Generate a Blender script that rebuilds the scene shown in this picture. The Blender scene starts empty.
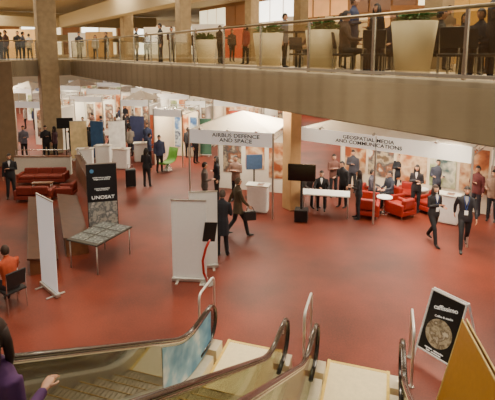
import bpy, math, random
import numpy as np
from math import radians, sin, cos, atan2, pi, sqrt
from mathutils import Vector, Matrix
random.seed(7)
S = bpy.context.scene
COL = S.collection
FOC, PIT, SH, EYE = 450.0, radians(8), 84.0, 5.4

def at(px, py, z=0.0):
    """survey helper: floor/plane position seen along a sight line from the camera station"""
    v = (py-200+SH)/FOC; u = (px-247.5)/FOC
    t = (EYE-z)/(sin(PIT)+v*cos(PIT))
    return (u*t, (cos(PIT)-v*sin(PIT))*t)
def ub(px, Y):
    return ((px-247.5)/FOC*(0.99*Y+0.05), Y)

# ---------------------------------------------------------------- materials
MC = {}
def lin(c):
    return tuple(((x/255)/12.92 if x/255 <= .04045 else ((x/255+.055)/1.055)**2.4) for x in c)
def mat(c, rough=.6, metal=0, emit=0, var=.12, scale=14, name=None, coat=0):
    key = (c, rough, metal, emit, var, scale, coat)
    if key in MC: return MC[key]
    m = bpy.data.materials.new(name or 'surface_%d' % len(MC)); m.use_nodes = True
    nt = m.node_tree; b = nt.nodes['Principled BSDF']
    r, g, bl = lin(c)
    tc = nt.nodes.new('ShaderNodeTexCoord'); n = nt.nodes.new('ShaderNodeTexNoise')
    n.inputs['Scale'].default_value = scale; n.inputs['Detail'].default_value = 4
    cr = nt.nodes.new('ShaderNodeValToRGB')
    cr.color_ramp.elements[0].position = .3; cr.color_ramp.elements[1].position = .7
    cr.color_ramp.elements[0].color = (r*(1-var), g*(1-var), bl*(1-var), 1)
    cr.color_ramp.elements[1].color = (min(1, r*(1+var)), min(1, g*(1+var)), min(1, bl*(1+var)), 1)
    nt.links.new(tc.outputs['Object'], n.inputs['Vector']); nt.links.new(n.outputs['Fac'], cr.inputs['Fac'])
    nt.links.new(cr.outputs['Color'], b.inputs['Base Color'])
    b.inputs['Roughness'].default_value = rough; b.inputs['Metallic'].default_value = metal
    if coat: b.inputs['Coat Weight'].default_value = coat
    if emit:
        nt.links.new(cr.outputs['Color'], b.inputs['Emission Color']); b.inputs['Emission Strength'].default_value = emit
    MC[key] = m
    return m
def glass(tint=(215, 225, 220), refl=.12):
    key = ('g', tint, refl)
    if key in MC: return MC[key]
    m = bpy.data.materials.new('clear_glass'); m.use_nodes = True; nt = m.node_tree
    for n in list(nt.nodes): nt.nodes.remove(n)
    o = nt.nodes.new('ShaderNodeOutputMaterial'); mx = nt.nodes.new('ShaderNodeMixShader')
    t = nt.nodes.new('ShaderNodeBsdfTransparent'); g = nt.nodes.new('ShaderNodeBsdfGlossy')
    ns = nt.nodes.new('ShaderNodeTexNoise'); ns.inputs['Scale'].default_value = 2
    mr = nt.nodes.new('ShaderNodeMapRange'); mr.inputs[3].default_value = refl*.7; mr.inputs[4].default_value = refl*1.3
    nt.links.new(ns.outputs['Fac'], mr.inputs[0]); nt.links.new(mr.outputs[0], mx.inputs[0])
    t.inputs[0].default_value = (*lin(tint), 1); g.inputs['Roughness'].default_value = .04
    nt.links.new(t.outputs[0], mx.inputs[1]); nt.links.new(g.outputs[0], mx.inputs[2]); nt.links.new(mx.outputs[0], o.inputs[0])
    MC[key] = m
    return m
def ribmat(c, c2, period=.12, axis=0, rough=.7, name='ribbed'):
    m = bpy.data.materials.new(name); m.use_nodes = True; nt = m.node_tree; b = nt.nodes['Principled BSDF']
    tc = nt.nodes.new('ShaderNodeTexCoord'); w = nt.nodes.new('ShaderNodeTexWave')
    w.bands_direction = 'XYZ'[axis]; w.inputs['Scale'].default_value = .314/period; w.inputs['Distortion'].default_value = .3
    cr = nt.nodes.new('ShaderNodeValToRGB'); cr.color_ramp.elements[0].color = (*lin(c2), 1); cr.color_ramp.elements[1].color = (*lin(c), 1)
    cr.color_ramp.elements[1].position = .35
    nt.links.new(tc.outputs['Object'], w.inputs['Vector']); nt.links.new(w.outputs['Fac'], cr.inputs['Fac'])
    nt.links.new(cr.outputs['Color'], b.inputs['Base Color']); b.inputs['Roughness'].default_value = rough
    return m
def picmat(cols, scale=3, emit=0, name='printed_picture'):
    """soft blotchy printed picture"""
    m = bpy.data.materials.new(name); m.use_nodes = True; nt = m.node_tree; b = nt.nodes['Principled BSDF']
    tc = nt.nodes.new('ShaderNodeTexCoord'); v = nt.nodes.new('ShaderNodeTexNoise'); v.inputs['Scale'].default_value = scale; v.inputs['Detail'].default_value = 3
    cr = nt.nodes.new('ShaderNodeValToRGB')
    el = cr.color_ramp.elements
    while len(el) < len(cols): el.new(.5)
    for i, c in enumerate(cols):
        el[i].position = .32+.36*i/max(1, len(cols)-1); el[i].color = (*lin(c), 1)
    nt.links.new(tc.outputs['Object'], v.inputs['Vector'])
    nt.links.new(v.outputs['Fac'], cr.inputs['Fac']); nt.links.new(cr.outputs['Color'], b.inputs['Base Color'])
    if emit:
        nt.links.new(cr.outputs['Color'], b.inputs['Emission Color']); b.inputs['Emission Strength'].default_value = emit
    b.inputs['Roughness'].default_value = .4
    return m

WHITE = mat((244, 243, 238), .5, var=.03); OFFW = mat((220, 214, 198), .6, var=.05)
LITW = mat((248, 246, 238), .5, var=.02, emit=.28)  # white with its own glow, added to brighten headers and lettering
BLACK = mat((14, 14, 16), .45); DARK = mat((36, 34, 34), .5); STEEL = mat((205, 204, 198), .25, .9, var=.05)
INK = mat((50, 50, 50), .6)
ALU = mat((205, 203, 195), .35, .8, var=.04); RED = mat((150, 34, 20), .5, var=.15); REDB = mat((122, 40, 24), .65, var=.15); WOODD = mat((74, 42, 26), .4, var=.25, scale=5)
WOODM = mat((120, 76, 48), .5, var=.2, scale=5); BEIGE = mat((190, 170, 134), .75, var=.06, scale=3)
CONC = mat((164, 144, 112), .85, var=.14, scale=5); GREEN = mat((50, 95, 35), .6, var=.4, scale=20)
LIME = mat((92, 150, 46), .5); RUBBER = mat((46, 38, 30), .2, var=.08, coat=.5)

# ---------------------------------------------------------------- mesh builder
class MB:
    def __init__(s): s.v = []; s.f = []; s.m = []
    def add(s, vs, fs, mi=0):
        o = len(s.v); s.v += [tuple(p) for p in vs]; s.f += [tuple(i+o for i in f) for f in fs]; s.m += [mi]*len(fs); return s
    def box(s, cx, cy, cz, sx, sy, sz, mi=0, R=None):
        vs = []
        for z in (-.5, .5):
            for x, y in ((-.5, -.5), (.5, -.5), (.5, .5), (-.5, .5)):
                p = Vector((x*sx, y*sy, z*sz))
                if R is not None: p = R @ p
                vs.append((p.x+cx, p.y+cy, p.z+cz))
        return s.add(vs, [(3, 2, 1, 0), (4, 5, 6, 7), (0, 1, 5, 4), (1, 2, 6, 5), (2, 3, 7, 6), (3, 0, 4, 7)], mi)
    def prism(s, poly, z0, z1, mi=0):
        n = len(poly)
        vs = [(x, y, z0) for x, y in poly]+[(x, y, z1) for x, y in poly]
        return s.add(vs, [tuple(range(n-1, -1, -1)), tuple(range(n, 2*n))]+[(i, (i+1) % n, (i+1) % n+n, i+n) for i in range(n)], mi)
    def hull8(s, a, b, mi=0):
        return s.add(list(a)+list(b), [(3, 2, 1, 0), (4, 5, 6, 7), (0, 1, 5, 4), (1, 2, 6, 5), (2, 3, 7, 6), (3, 0, 4, 7)], mi)
    def tube(s, pts, rad, n=10, mi=0, ref=(1, 0, 0), cap=True):
        pts = [Vector(p) for p in pts]; ref = Vector(ref)
        if not isinstance(rad, (list,)): rad = [rad]*len(pts)
        vs = []; fs = []
        for i, p in enumerate(pts):
            T = (pts[min(i+1, len(pts)-1)]-pts[max(i-1, 0)]).normalized()
            sd = ref-T*ref.dot(T)
            if sd.length < 1e-3: sd = Vector((0, 1, 0))-T*T.y
            if sd.length < 1e-3: sd = Vector((0, 0, 1))
            sd.normalize(); up = T.cross(sd)
            r = rad[i]; a, b = r if isinstance(r, tuple) else (r, r)
            for k in range(n):
                th = 2*pi*k/n; vs.append(p+sd*a*cos(th)+up*b*sin(th))
        for i in range(len(pts)-1):
            for k in range(n):
                fs.append((i*n+k, i*n+(k+1) % n, (i+1)*n+(k+1) % n, (i+1)*n+k))
        if cap:
            fs.append(tuple(range(n-1, -1, -1))); fs.append(tuple((len(pts)-1)*n+k for k in range(n)))
        return s.add(vs, fs, mi)
    def ell(s, c, r, mi=0, nu=12, nv=8, fn=None, keep=None):
        vs = []; fs = []
        for j in range(nv+1):
            ph = pi*j/nv
            for i in range(nu):
                th = 2*pi*i/nu
                p = (sin(ph)*cos(th), sin(ph)*sin(th), cos(ph))
                q = (p[0]*r[0], p[1]*r[1], p[2]*r[2])
                if fn: q = fn(q)
                vs.append((q[0]+c[0], q[1]+c[1], q[2]+c[2]))
        for j in range(nv):
            for i in range(nu):
                f = (j*nu+i, (j+1)*nu+i, (j+1)*nu+(i+1) % nu, j*nu+(i+1) % nu)
                if keep:
                    m = [sum(vs[k][a] for k in f)/4-c[a] for a in range(3)]
                    if not keep(m): continue
                fs.append(f)
        return s.add(vs, fs, mi)
    def mesh(s, name, mats=()):
        me = bpy.data.meshes.new(name); me.from_pydata(s.v, [], s.f)
        for m in mats: me.materials.append(m)
        if mats: me.polygons.foreach_set('material_index', s.m)
        me.update(); return me
    def obj(s, name, mats, loc=(0, 0, 0), rz=0, parent=None, smooth=False, bevel=0, label=None, cat=None, group=None, kind=None):
        if not isinstance(mats, (list, tuple)): mats = [mats]
        me = s.mesh(name, mats)
        if smooth: me.polygons.foreach_set('use_smooth', [True]*len(me.polygons))
        o = bpy.data.objects.new(name, me); COL.objects.link(o)
        o.location = loc; o.rotation_euler = (0, 0, rz)
        if parent: o.parent = parent
        if bevel:
            b = o.modifiers.new('bevel', 'BEVEL'); b.width = bevel; b.segments = 2; b.limit_method = 'ANGLE'
        if label: o['label'] = label
        if cat: o['category'] = cat
        if group: o['group'] = group
        if kind: o['kind'] = kind
        return o
def thing(name, label, cat, loc, rz=0, group=None):
    o = bpy.data.objects.new(name, None); COL.objects.link(o); o.empty_display_size = .1
    o.location = loc if len(loc) == 3 else (loc[0], loc[1], 0); o.rotation_euler = (0, 0, rz)
    o['label'] = label; o['category'] = cat
    if group: o['group'] = group
    return o
def text(s, size, loc, m, parent=None, name='lettering', rot=(pi/2, 0, 0), align='CENTER', ext=.006, bold=0, sx=1, sp=.95):
    cu = bpy.data.curves.new(name, 'FONT'); cu.body = s; cu.size = size; cu.align_x = align; cu.align_y = 'CENTER'
    cu.extrude = ext; cu.offset = bold; cu.space_line = sp
    t = bpy.data.objects.new('tmp_text', cu); COL.objects.link(t)
    dg = bpy.context.evaluated_depsgraph_get(); me = bpy.data.meshes.new_from_object(t.evaluated_get(dg))
    bpy.data.objects.remove(t)
    me.materials.clear(); me.materials.append(m); me.name = name
    o = bpy.data.objects.new(name, me); COL.objects.link(o); o.location = loc; o.rotation_euler = rot; o.scale = (sx, 1, 1)
    if parent: o.parent = parent
    return o

# ---------------------------------------------------------------- people
def hand(mb, wrist, d, inward, mi):
    d = Vector(d).normalized(); w = Vector(wrist)
    lat = Vector((0, -1, 0)) if abs(d.z) > .7 else Vector((1, 0, 0))*(-inward)
    lat = (lat-d*lat.dot(d)).normalized(); nrm = Vector((inward, 0, 0)) if abs(d.z) > .7 else Vector((0, 0, -1))
    nrm = (nrm-d*nrm.dot(d)).normalized()
    mb.tube([w-d*.03, w+d*.01, w+d*.05, w+d*.095], [(.024, .02), (.027, .018), (.04, .016), (.036, .013)], 8, mi, ref=lat)
    for k, (off, L) in enumerate(((.028, .068), (.010, .076), (-.009, .071), (-.027, .055))):
        p = w+d*.088+lat*off; q = p+d*L*.5+nrm*.008; e = q+d*L*.38+nrm*.025
        mb.tube([p, q, e], [.0095, .0085, .006], 6, mi, ref=lat)
    p = w+d*.03+lat*.026; q = p+d*.03+lat*.026+nrm*.008; e = q+d*.03+lat*.004+nrm*.01
    mb.tube([p, q, e], [.012, .010, .007], 6, mi, ref=nrm)

def person(pos, rz=0, h=1.72, pose='stand', arms=('down', 'down'), top=(30, 30, 34), bottom=(28, 28, 32), skin=(205, 155, 125),
           hair=(35, 25, 20), hs='short', z=0, label='person in a dark suit', lanyard=False, shirt=None, coat=.80,
           lean=0.0, fem=False, vox=.022, shoes=(20, 18, 18), short=False, turn=0, group=None, seat=.46, bald=False):
    tubes = []
    sit = pose == 'sit'
    dz = seat+.03-.90 if sit else 0
    def T(pts, r, lab, ref=(1, 0, 0)): tubes.append((pts, r, lab, ref))
    def ly(zz): return -lean*(zz-.9)
    wf = .9 if fem else 1
    tz = [(.80, .145, .11), (.86, .17, .125), (.94, .175*(1.03 if fem else 1), .125), (1.08, .148*wf, .108), (1.20, .162*wf, .118), (1.32, .178*wf, .122), (1.41, .172*wf, .105), (1.465, .115, .08), (1.50, .062, .06)]
    T([(0, ly(a)+.0, a+dz) for a, b, c in tz], [(b*1.06, c*1.04) for a, b, c in tz], 0)
    T([(0, ly(1.48)+.005, 1.46+dz), (0, ly(1.55), 1.55+dz), (0, ly(1.6)-.01, 1.60+dz)], [.056, .052, .05], 2)
    armj = []
    for sg, kind in ((-1, arms[0]), (1, arms[1])):
        Sx = Vector((sg*.185*wf, ly(1.41), 1.405+dz))
        E, W = {'down': ((.05, .02, -.29), (.01, -.05, -.25)), 'front': ((.05, .0, -.28), (-.08, -.24, .03)),
                'fold': ((.05, -.04, -.27), (-.24, -.15, .07)), 'phone': ((.06, -.12, -.24), (-.06, -.10, .25)),
                'out': ((.16, -.08, -.24), (.16, -.18, -.02)), 'swingf': ((.05, -.10, -.27), (.0, -.17, -.18)),
                'swingb': ((.06, .14, -.25), (.0, .08, -.23)), 'rail': ((.07, -.2, -.2), (.02, -.25, -.02)),
                'table': ((.07, -.14, -.24), (-.05, -.24, -.02)),
                'lap': ((.06, -.05, -.28), (-.08, -.24, -.05))}[kind]
        Ej = Sx+Vector((sg*E[0], E[1], E[2])); Wj = Ej+Vector((sg*W[0], W[1], W[2]))
        T([Sx+Vector((-sg*.06, 0, .0)), Sx, (Sx+Ej)/2, Ej, (Ej+Wj)/2, Wj], [.06, .064, .055, .047, .044, .034], 4)
        armj.append((Ej, Wj, sg))
    legs = {'stand': (((.095, -.01, .49), (.115, .02, .08)), ((.095, -.01, .49), (.115, .02, .08))),
            'relaxed': (((.10, -.05, .49), (.13, -.04, .08)), ((.095, .0, .49), (.10, .03, .08))),
            'stride': (((.09, -.19, .51), (.09, -.27, .09)), ((.09, .08, .48), (.09, .33, .15))),
            'sit': (((.11, -.42, seat+.06), (.11, -.40, .08)), ((.12, -.42, seat+.06), (.13, -.44, .08)))}[pose]
    for sg, (K, A) in zip((-1, 1), legs):
        Hj = Vector((sg*.088, 0, .90+dz)); Kj = Vector((sg*K[0], K[1], K[2])); Aj = Vector((sg*A[0], A[1], A[2]))
        T([Hj+Vector((0, 0, .03)), Hj, (Hj+Kj)/2, Kj, (Kj+Aj)/2, Aj], [.08, .094, .082, .064, .060, .052], 1)
        T([Aj+Vector((0, .03, -.025)), Aj+Vector((0, -.04, -.035)), Aj+Vector((0, -.13, -.052)), Aj+Vector((0, -.19, -.056))], [(.036, .045), (.042, .042), (.043, .028), (.03, .018)], 3)
    if coat < .78 and not sit:
        T([(0, 0, 1.0), (0, 0, .8), (0, .01, coat)], [(.165, .12), (.19, .145), (.20, .165)], 0)
    mb = MB()
    for p, r, lab, ref in tubes: mb.tube(p, r, 10, 0, ref)
    ob = bpy.data.objects.new('tmp', mb.mesh('tmp')); COL.objects.link(ob)
    md = ob.modifiers.new('r', 'REMESH'); md.mode = 'VOXEL'; md.voxel_size = vox
    sm = ob.modifiers.new('s', 'SMOOTH'); sm.factor = .5; sm.iterations = 2
    dg = bpy.context.evaluated_depsgraph_get(); me = bpy.data.meshes.new_from_object(ob.evaluated_get(dg))
    bpy.data.objects.remove(ob)
    V = np.zeros(len(me.vertices)*3); me.vertices.foreach_get('co', V); V = V.reshape(-1, 3)
    polys = [tuple(p.vertices) for p in me.polygons]
    Cc = np.array([V[list(p)].mean(0) for p in polys])
    best = np.full(len(polys), 9.); lab_ = np.zeros(len(polys), int); tpar = np.zeros(len(polys))
    for p, r, lab, ref in tubes:
        for i in range(len(p)-1):
            a = np.array(p[i]); b = np.array(p[i+1]); ra = r[i] if not isinstance(r[i], tuple) else (r[i][0]+r[i][1])/2; rb = r[i+1] if not isinstance(r[i+1], tuple) else (r[i+1][0]+r[i+1][1])/2
            ab = b-a; t = np.clip(((Cc-a)@ab)/(ab@ab), 0, 1); d = np.linalg.norm(Cc-(a+t[:, None]*ab), axis=1)-(ra+(rb-ra)*t)
            k = d < best; best[k] = d[k]; lab_[k] = lab; tpar[k] = i
    mi = np.zeros(len(polys), int)
    for i in range(len(polys)):
        L = lab_[i]; zz = Cc[i][2]
        if L == 4: mi[i] = 2 if (short and tpar[i] >= 3) else 0
        elif L in (0, 1):
            if sit: mi[i] = 0 if (L == 0 and zz > seat+.08) else 1
            else: mi[i] = 0 if zz > coat else 1
        elif L == 2: mi[i] = 2
        elif L == 3: mi[i] = 3
    out = MB(); out.add([tuple(x) for x in V], polys, 0); out.m = [int(x) for x in mi]
    for Ej, Wj, sg in armj: hand(out, Wj, Wj-Ej, -sg, 2)
    hc = Vector((0, ly(1.64)-.018, 1.64+dz))
    ct, st = cos(turn), sin(turn)
    def rt(q): return (q[0]*ct-q[1]*st, q[0]*st+q[1]*ct, q[2])
    def hd(q):
        x, y, zz = q
        if zz < 0: x *= 1+zz*2.4; y = y*(1+zz*1.2)+zz*.12*(1 if y < 0 else 0)
        if y < 0 and -.03 < zz < .03 and abs(x) > .015: y *= .97
        return rt((x, y, zz))
    out.ell(hc, (.074, .093, .115), 2, 18, 14, hd)
    def pos_(x, y, zz): q = rt((x, y, zz)); return (hc.x+q[0], hc.y+q[1], hc.z+q[2])
    out.tube([pos_(0, -.086, .022), pos_(0, -.104, -.012), pos_(0, -.088, -.024)], [(.008, .006), (.014, .012), (.011, .006)], 8, 2)
    for sg in (-1, 1):
        out.ell(pos_(sg*.029, -.082, .010), (.012, .007, .006), 4, 8, 6)
        out.ell(pos_(sg*.029, -.086, .028), (.017, .006, .004), 5, 8, 4)
        out.ell(pos_(sg*.073, .005, -.005), (.010, .020, .030), 2, 8, 6)
    out.ell(pos_(0, -.086, -.052), (.022, .008, .006), 7, 8, 6)
    k = h/1.75
    sk = mat(skin, .55, var=.05)
    mats = [mat(top, .8, var=.12), mat(bottom, .8, var=.12), sk, mat(shoes, .35), BLACK, mat(hair, .7, var=.2), mat((35, 28, 28), .6), mat((160, 80, 72), .5)]
    me2 = out.mesh('person', mats); me2.polygons.foreach_set('use_smooth', [True]*len(me2.polygons))
    bpy.data.meshes.remove(me)
    o = bpy.data.objects.new('person', me2); COL.objects.link(o); o.location = (pos[0], pos[1], z); o.rotation_euler = (0, 0, rz); o.scale = (k, k, k)
    o['label'] = label; o['category'] = 'person'
    if group: o['group'] = group
    if not bald:
        hb = MB()
        def kp(m):
            q = (m[0]*ct+m[1]*st, -m[0]*st+m[1]*ct, m[2])
            if q[1] < -.03: return q[2] > .055
            if q[1] < .02: return q[2] > .0
            return q[2] > -.075
        hb.ell((hc.x, hc.y, hc.z), (.084, .103, .125), 0, 20, 16, lambda q: rt((q[0], q[1]+.006, q[2])), kp)
        if hs == 'long':
            hb.tube([pos_(0, .035, .06), pos_(0, .055, -.03), pos_(0, .065, -.12), pos_(0, .075, -.24), pos_(0, .075, -.30)], [(.07, .06), (.092, .062), (.095, .05), (.085, .04), (.05, .02)], 12, 0)
            for sg in (-1, 1): hb.tube([pos_(sg*.07, .0, .05), pos_(sg*.086, -.012, -.05), pos_(sg*.082, -.03, -.15), pos_(sg*.07, -.05, -.22)], [(.02, .035), (.02, .035), (.024, .03), (.012, .012)], 8, 0)
        hb.obj('hair', [mats[5]], parent=o, smooth=True)
    if shirt:
        sb = MB()
        zt, zb = 1.50+dz, 1.26+dz
        sb.add([(-.038, ly(1.5)-.088, zt), (.038, ly(1.5)-.088, zt), (.038, ly(1.42)-.116, zt-.08), (0, ly(1.26)-.13, zb), (-.038, ly(1.42)-.116, zt-.08)], [(0, 4, 3), (0, 3, 1), (1, 3, 2)])
        sm_ = sb.obj('shirt_front', [mat(shirt, .7, var=.03)], parent=o)
        so = sm_.modifiers.new('t', 'SOLIDIFY'); so.thickness = .012; so.offset = 0
    if lanyard:
        lb = MB()
        for sg in (-1, 1): lb.tube([(sg*.055, ly(1.5)-.05, 1.49+dz), (sg*.06, ly(1.4)-.125, 1.40+dz), (0, ly(1.1)-.142, 1.12+dz)], [(.006, .003)]*3, 6, 0)
        l = lb.obj('lanyard', [mat((40, 70, 140), .6)], parent=o)
        MB().box(0, ly(1.05)-.146, 1.065+dz, .09, .006, .12).obj('badge', [WHITE], parent=l)
    return o

D = lambda a: radians(a)
SUIT = 'person in a black suit standing on red carpet'
def pp(px, py, **k): return person(at(px, py), **k)
pp(463, 249, rz=D(-20), h=1.80, pose='stride', arms=('swingb', 'swingf'), shirt=(150, 150, 155), top=(34, 32, 38), lanyard=True, label='man in dark suit striding with lanyard and badge', vox=.018)
pp(432, 243, rz=D(15), h=1.72, pose='stride', arms=('fold', 'front'), fem=True, hs='long', hair=(50, 32, 24), top=(30, 28, 32), shirt=(205, 200, 195), lanyard=True, label='long haired woman in black jacket walking forward', vox=.018)
pp(453, 206, rz=D(60), h=1.82, pose='relaxed', arms=('down', 'fold'), shirt=(200, 205, 215), top=(52, 44, 42), label='man in brown jacket talking beside the stand post')
pp(475, 216, rz=D(-60), h=1.72, pose='relaxed', arms=('fold', 'down'), top=(96, 42, 42), bottom=(40, 36, 44), label='person in maroon jacket talking beside the stand')
pp(491, 221, rz=D(-40), h=1.7, arms=('front', 'down'), top=(140, 110, 92), label='person in light brown cardigan facing a colleague')
pp(482, 200, rz=D(20), h=1.7, arms=('fold', 'down'), top=(40, 40, 50), label='person in navy jacket waiting behind the group', vox=.024)
pp(436, 205, rz=D(-20), h=1.68, pose='relaxed', arms=('front', 'front'), top=(70, 72, 86), label='person in blue grey sweater inside the lounge', vox=.024)
pp(466, 196, rz=D(30), h=1.7, arms=('fold', 'down'), top=(56, 46, 46), label='person in brown top at the end of the stand', vox=.026)
pp(398, 197, rz=D(-30), h=1.7, arms=('fold', 'down'), top=(34, 34, 40), label='person in black studying the stand panels', vox=.026)
pp(380, 192, rz=D(40), h=1.64, arms=('fold', 'down'), top=(110, 96, 90), fem=True, hs='long', label='woman in taupe top studying the stand panels', vox=.026)
pp(424, 198, rz=D(70), h=1.72, arms=('fold', 'down'), top=(44, 46, 60), label='man in navy jacket talking inside the stand', vox=.026)
pp(352, 192, rz=D(-30), h=1.68, arms=('fold', 'down'), top=(60, 58, 66), label='person in grey jacket inside the stand', vox=.026)
pp(446, 198, rz=D(10), h=1.66, arms=('down', 'fold'), top=(36, 34, 38), fem=True, hs='long', label='woman in black listening inside the stand', vox=.026)
pp(415, 212, rz=D(-30), h=1.66, pose='relaxed', arms=('fold', 'front'), fem=True, hs='long', top=(45, 40, 44), shirt=(225, 210, 200), label='woman in dark jacket standing by the lounge chairs')
pp(358, 219, rz=D(-110), h=1.64, pose='relaxed', arms=('front', 'front'), fem=True, hs='long', hair=(45, 28, 20), label='woman in black facing the reception desk')
pp(343, 207, rz=D(-50), h=1.68, pose='relaxed', arms=('front', 'down'), label='person in black leaning toward the white desk', lean=.15)
pp(333, 197, rz=D(10), h=1.66, arms=('fold', 'fold'), top=(100, 64, 54), label='person in rust sweater behind the desk', vox=.024)
pp(238, 236, rz=D(105), h=1.78, pose='stride', arms=('swingf', 'swingb'), top=(78, 66, 48), bottom=(36, 34, 36), hair=(90, 75, 60), coat=.72, label='man in olive brown jacket walking with a bag', vox=.018)
pp(222, 256, rz=D(170), h=1.80, pose='relaxed', arms=('front', 'fold'), top=(24, 25, 34), coat=.6, hair=(70, 60, 52), label='man in long dark coat reading at the kiosk', vox=.018, lean=.12)
pp(12, 198, rz=D(20), h=1.70, pose='relaxed', arms=('down', 'fold'), shirt=(220, 220, 220), label='man in black suit standing by red seats')
pp(147, 187, rz=D(165), h=1.62, pose='relaxed', arms=('down', 'front'), fem=True, hs='long', label='woman in black trousers and jacket standing alone', vox=.02)
pp(140, 144, rz=D(-30), h=1.66, arms=('front', 'front'), top=(225, 222, 215), label='person in white shirt among the stands', vox=.026)
pp(94, 151, rz=D(40), h=1.7, arms=('down', 'fold'), label=SUIT, vox=.026)
pp(112, 154, rz=D(-60), h=1.72, pose='stride', arms=('swingb', 'swingf'), top=(60, 60, 66), label='person in grey jacket walking between stands', vox=.026)
pp(102, 144, rz=D(-100), h=1.7, arms=('front', 'down'), top=(50, 55, 80), label='person in navy jacket near a white stand', vox=.03)
pp(84, 145, rz=D(-20), h=1.68, arms=('fold', 'fold'), top=(45, 35, 35), shirt=(220, 220, 220), label='person with folded arms in dark jacket', vox=.03)
pp(75, 146, rz=D(90), h=1.7, arms=('down', 'down'), top=(70, 72, 90), label='person in blue grey jacket by a screen', vox=.03)
pp(116, 145, rz=D(30), h=1.7, arms=('down', 'fold'), label=SUIT, vox=.03)
pp(47, 159, rz=D(30), h=1.74, pose='relaxed', arms=('fold', 'down'), label='man in black suit by the white partition', vox=.026)
pp(56, 158, rz=D(-100), h=1.66, arms=('front', 'down'), top=(70, 40, 50), fem=True, hs='long', label='woman in plum jacket talking by the partition', vox=.026)
pp(25, 158, rz=D(10), h=1.7, arms=('down', 'front'), top=(110, 110, 125), label='person in grey top near the partition', vox=.03)
pp(196, 163, rz=D(60), h=1.7, arms=('down', 'fold'), label='person in black beside the green chair', vox=.026)
pp(205, 210, rz=D(100), h=1.7, pose='relaxed', arms=('front', 'down'), top=(85, 75, 70), bottom=(50, 45, 45), label='person in grey brown coat inside the stand', vox=.024)
pp(217, 200, rz=D(-70), h=1.66, fem=True, hs='long', arms=('fold', 'down'), top=(30, 30, 35), label='woman in black at the stand display', vox=.024)
pp(236, 201, rz=D(-20), h=1.72, arms=('fold', 'fold'), top=(130, 100, 86), label='person in tan sweater inside the stand', vox=.024)
pp(266, 185, rz=D(120), h=1.7, arms=('down', 'front'), top=(60, 60, 70), label='person in grey jacket behind the stand', vox=.026)
farc = [(40, 40, 46), (90, 60, 50), (200, 195, 190), (60, 70, 100), (30, 30, 32), (120, 110, 100)]
for i, (px, py) in enumerate(((128, 137), (134, 132), (86, 134), (109, 131), (120, 132), (150, 131), (152, 140), (196, 138), (70, 128), (79, 127), (208, 137), (190, 140), (36, 130), (26, 129), (98, 130), (142, 128), (188, 158), (131, 157), (72, 152), (160, 172), (150, 165), (118, 138), (93, 138), (126, 128), (45, 129),
                              (104, 157), (89, 157), (122, 152), (148, 154), (170, 143), (176, 146), (206, 144), (262, 143), (272, 145), (244, 140), (222, 139), (184, 130), (160, 142), (66, 135), (125, 143))):
    pp(px, py, rz=D((i*77) % 360), h=1.56+.04*(i % 5), pose='relaxed', arms=(('fold', 'down', 'front')[i % 3], 'down'), top=farc[(i*5+i//4) % 6], fem=i % 3 == 0, hs='long' if i % 3 == 0 else 'short', vox=.034,
       label='visitor in %s clothing among the far stands' % ('dark', 'brown', 'white', 'blue', 'black', 'grey')[(i*5+i//4) % 6])
def sp_(px, py, **k): return person(at(px, py), pose='sit', **k)
sp_(321, 206, rz=D(-10), arms=('table', 'table'), h=1.72, label='man in black suit seated behind the white desk', shirt=(230, 230, 230), lean=.1)
sp_(308, 204, rz=D(25), arms=('table', 'table'), h=1.7, top=(60, 50, 48), label='person in brown jacket seated behind the white desk', lean=.12)
sp_(389, 206, rz=D(-70), arms=('lap', 'table'), h=1.7, top=(45, 48, 60), label='person in navy jacket seated in red armchair', seat=.44)
sp_(371, 203, rz=D(60), arms=('lap', 'lap'), h=1.66, top=(75, 70, 80), label='person in grey seated in red armchair', seat=.44)
SEATP = at(13, 307)
SR = D(-125)
person(SEATP, rz=SR, pose='sit', arms=('table', 'table'), h=1.76, top=(184, 76, 42), bottom=(56, 48, 50), hair=(60, 42, 30), label='person in orange top and dark trousers bending over a laptop', vox=.018, lean=.2)

ER = atan2(-.30, .954); EC, ES = cos(ER), sin(ER)
def esc(l, s): return (l*EC-s*ES, l*ES+s*EC)
S1 = 5.9
def slope(s):
    return .6*max(0, S1-s) if s < S1-.4 else .6*((S1+.4-s)**2)/1.6 if s < S1+.4 else 0
lx, ly_ = esc(-1.93, 1.66)
person((lx, ly_), rz=ER+pi-.1, h=1.50, pose='relaxed', arms=('front', 'down'), top=(84, 46, 98), bottom=(40, 34, 44), hair=(50, 30, 22), hs='long', fem=True, short=False, z=slope(1.6)-.06, label='woman in purple top with long brown hair riding the escalator', vox=.014, turn=.3)

# ---------------------------------------------------------------- shell and levels
A = Vector((-.561, .828)); B = Vector((.828, .561)); RB = atan2(-A.y, -A.x)
C = Vector((-9.6, 25.0)); L0 = Vector((3.23, 5.76)); C = L0+A*((C-L0).dot(A))
R0 = L0-A*7.5; FT, FB, UF = 5.02, 4.17, 4.93

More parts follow.
